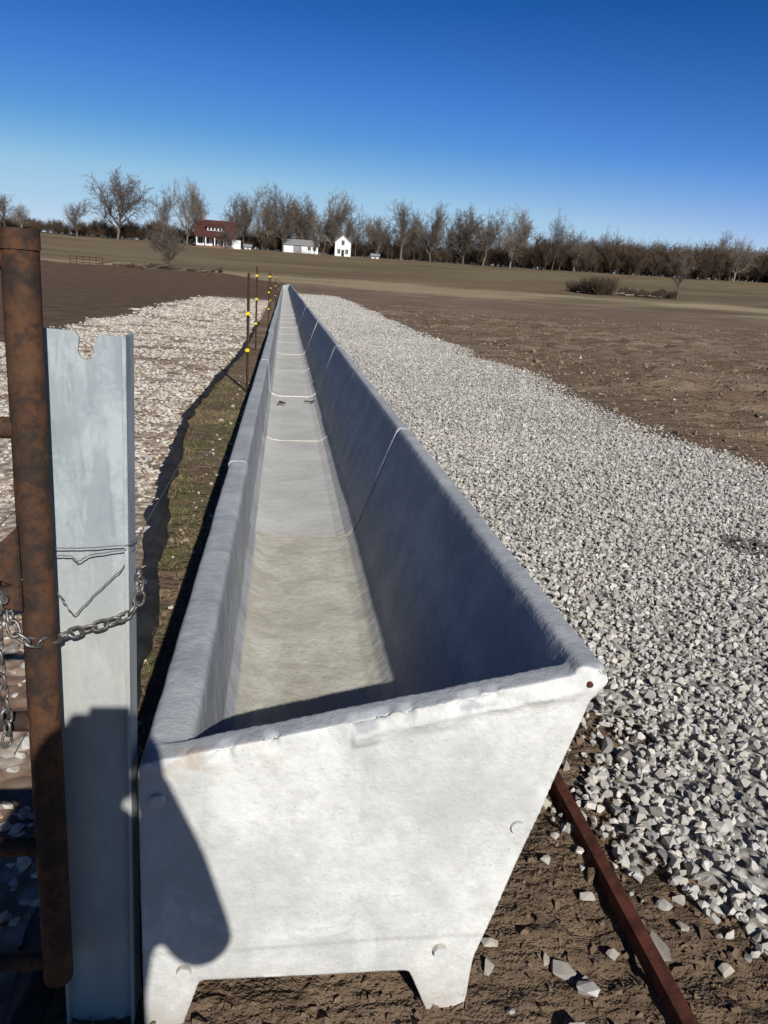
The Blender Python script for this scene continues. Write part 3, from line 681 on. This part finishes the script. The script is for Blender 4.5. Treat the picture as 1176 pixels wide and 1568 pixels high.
for s in(-1,1):
    limb_body('ear',[(.015+s*.074,-.30,1.555+HZ),(.015+s*.082,-.305,1.535+HZ),(.015+s*.074,-.30,1.51+HZ)],[(0,1),(1,2)],[(.006,.014,.012),(.006,.015,.012),(.005,.009,.009)],M_skin,.004,2)
    w=(s*.08-.005,-.055,1.36); hv=[w,(s*.066,-.037,1.405),(s*.055,-.034,1.435)]; he=[(0,1),(1,2)]; hr=[.024,.024,.02]
    for f in range(4):
        b_=len(hv); zz=1.458-.019*f; sc=(1,1.05,1,.85)[f]
        hv+=[(s*.052,-.030,zz),(s*(.046),-.016,zz+.004),(s*.036/sc,-.018,zz+.004-.002*f),(s*.026/sc,-.022,zz+.003)]
        he+=[(1 if f>1 else 2,b_),(b_,b_+1),(b_+1,b_+2),(b_+2,b_+3)]; hr+=[.0095,.0085,.008,.007]
    b_=len(hv); hv+=[(s*.045,-.050,1.42),(s*.03,-.056,1.43),(s*.018,-.052,1.44)]; he+=[(1,b_),(b_,b_+1),(b_+1,b_+2)]; hr+=[.011,.009,.008]
    limb_body('hand',hv,he,hr,M_skin,.003,2)
# ---------------------------------------------------------------- camera
cam=bpy.data.cameras.new('camera'); co_=bpy.data.objects.new('camera',cam); COL.objects.link(co_)
cx=Vector((.9902,-.1225,.06698));cy=Vector((-.02893,.2893,.9568));cz=cx.cross(cy).normalized();cy=cz.cross(cx).normalized();cx.normalize()
Mx=Matrix(((cx.x,cy.x,cz.x,0),(cx.y,cy.y,cz.y,0),(cx.z,cy.z,cz.z,1.475),(0,0,0,1)))
co_.matrix_world=Mx; cam.sensor_fit='VERTICAL';cam.sensor_height=36;cam.lens=27.05;cam.clip_start=.01;cam.clip_end=5000
scene.camera=co_
ph=box('phone',-.037,.037,-.140,.010,.012,.020,M_phone,None,.002); ph.matrix_world=Mx
# ---------------------------------------------------------------- light
sd=Vector((.185,-.83,.5)).normalized()
sl=bpy.data.lights.new('sun','SUN');sl.energy=5.0;sl.angle=R(.53);sl.color=(1,.97,.92)
so=bpy.data.objects.new('sun',sl);COL.objects.link(so);so.rotation_mode='QUATERNION';so.rotation_quaternion=(-sd).to_track_quat('-Z','Y');so.location=(3,-10,8)
w=bpy.data.worlds.new('World');scene.world=w;w.use_nodes=True;nt=w.node_tree;bg=nt.nodes['Background']
sk=nt.nodes.new('ShaderNodeTexSky');sk.sky_type='NISHITA';sk.sun_disc=False;sk.sun_elevation=math.asin(sd.z);sk.sun_rotation=math.atan2(sd.x,sd.y);sk.air_density=1.;sk.dust_density=.3;sk.ozone_density=2.5
gm=nt.nodes.new('ShaderNodeGamma');gm.inputs[1].default_value=1.3
mm=nt.nodes.new('ShaderNodeMix');mm.data_type='RGBA';mm.blend_type='MULTIPLY';mm.inputs[0].default_value=1;mm.inputs[7].default_value=(.55,.52,.78,1)
md=nt.nodes.new('ShaderNodeMix');md.data_type='RGBA';md.blend_type='DARKEN';md.inputs[0].default_value=1;md.inputs[7].default_value=(4.6,6.9,9.8,1)
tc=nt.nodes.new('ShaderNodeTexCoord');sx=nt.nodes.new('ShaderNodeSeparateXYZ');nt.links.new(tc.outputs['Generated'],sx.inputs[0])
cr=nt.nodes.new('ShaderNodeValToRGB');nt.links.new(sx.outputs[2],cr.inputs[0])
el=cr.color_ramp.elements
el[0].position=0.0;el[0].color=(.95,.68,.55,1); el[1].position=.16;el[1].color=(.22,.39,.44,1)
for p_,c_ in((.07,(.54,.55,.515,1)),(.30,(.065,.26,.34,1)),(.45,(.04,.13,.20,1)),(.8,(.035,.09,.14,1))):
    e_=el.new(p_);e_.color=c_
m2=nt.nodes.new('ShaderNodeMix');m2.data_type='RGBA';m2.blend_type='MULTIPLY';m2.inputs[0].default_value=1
sc=nt.nodes.new('ShaderNodeMix');sc.data_type='RGBA';sc.blend_type='MULTIPLY';sc.inputs[0].default_value=1;sc.inputs[7].default_value=(1.9,1.9,1.9,1)
nt.links.new(sk.outputs[0],gm.inputs[0]);nt.links.new(gm.outputs[0],mm.inputs[6]);nt.links.new(mm.outputs[2],md.inputs[6])
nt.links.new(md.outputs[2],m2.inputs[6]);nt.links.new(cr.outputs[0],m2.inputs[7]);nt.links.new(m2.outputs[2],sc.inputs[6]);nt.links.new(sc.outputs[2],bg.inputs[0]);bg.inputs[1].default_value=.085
scene.view_settings.view_transform='Standard';scene.view_settings.look='None';scene.view_settings.exposure=0
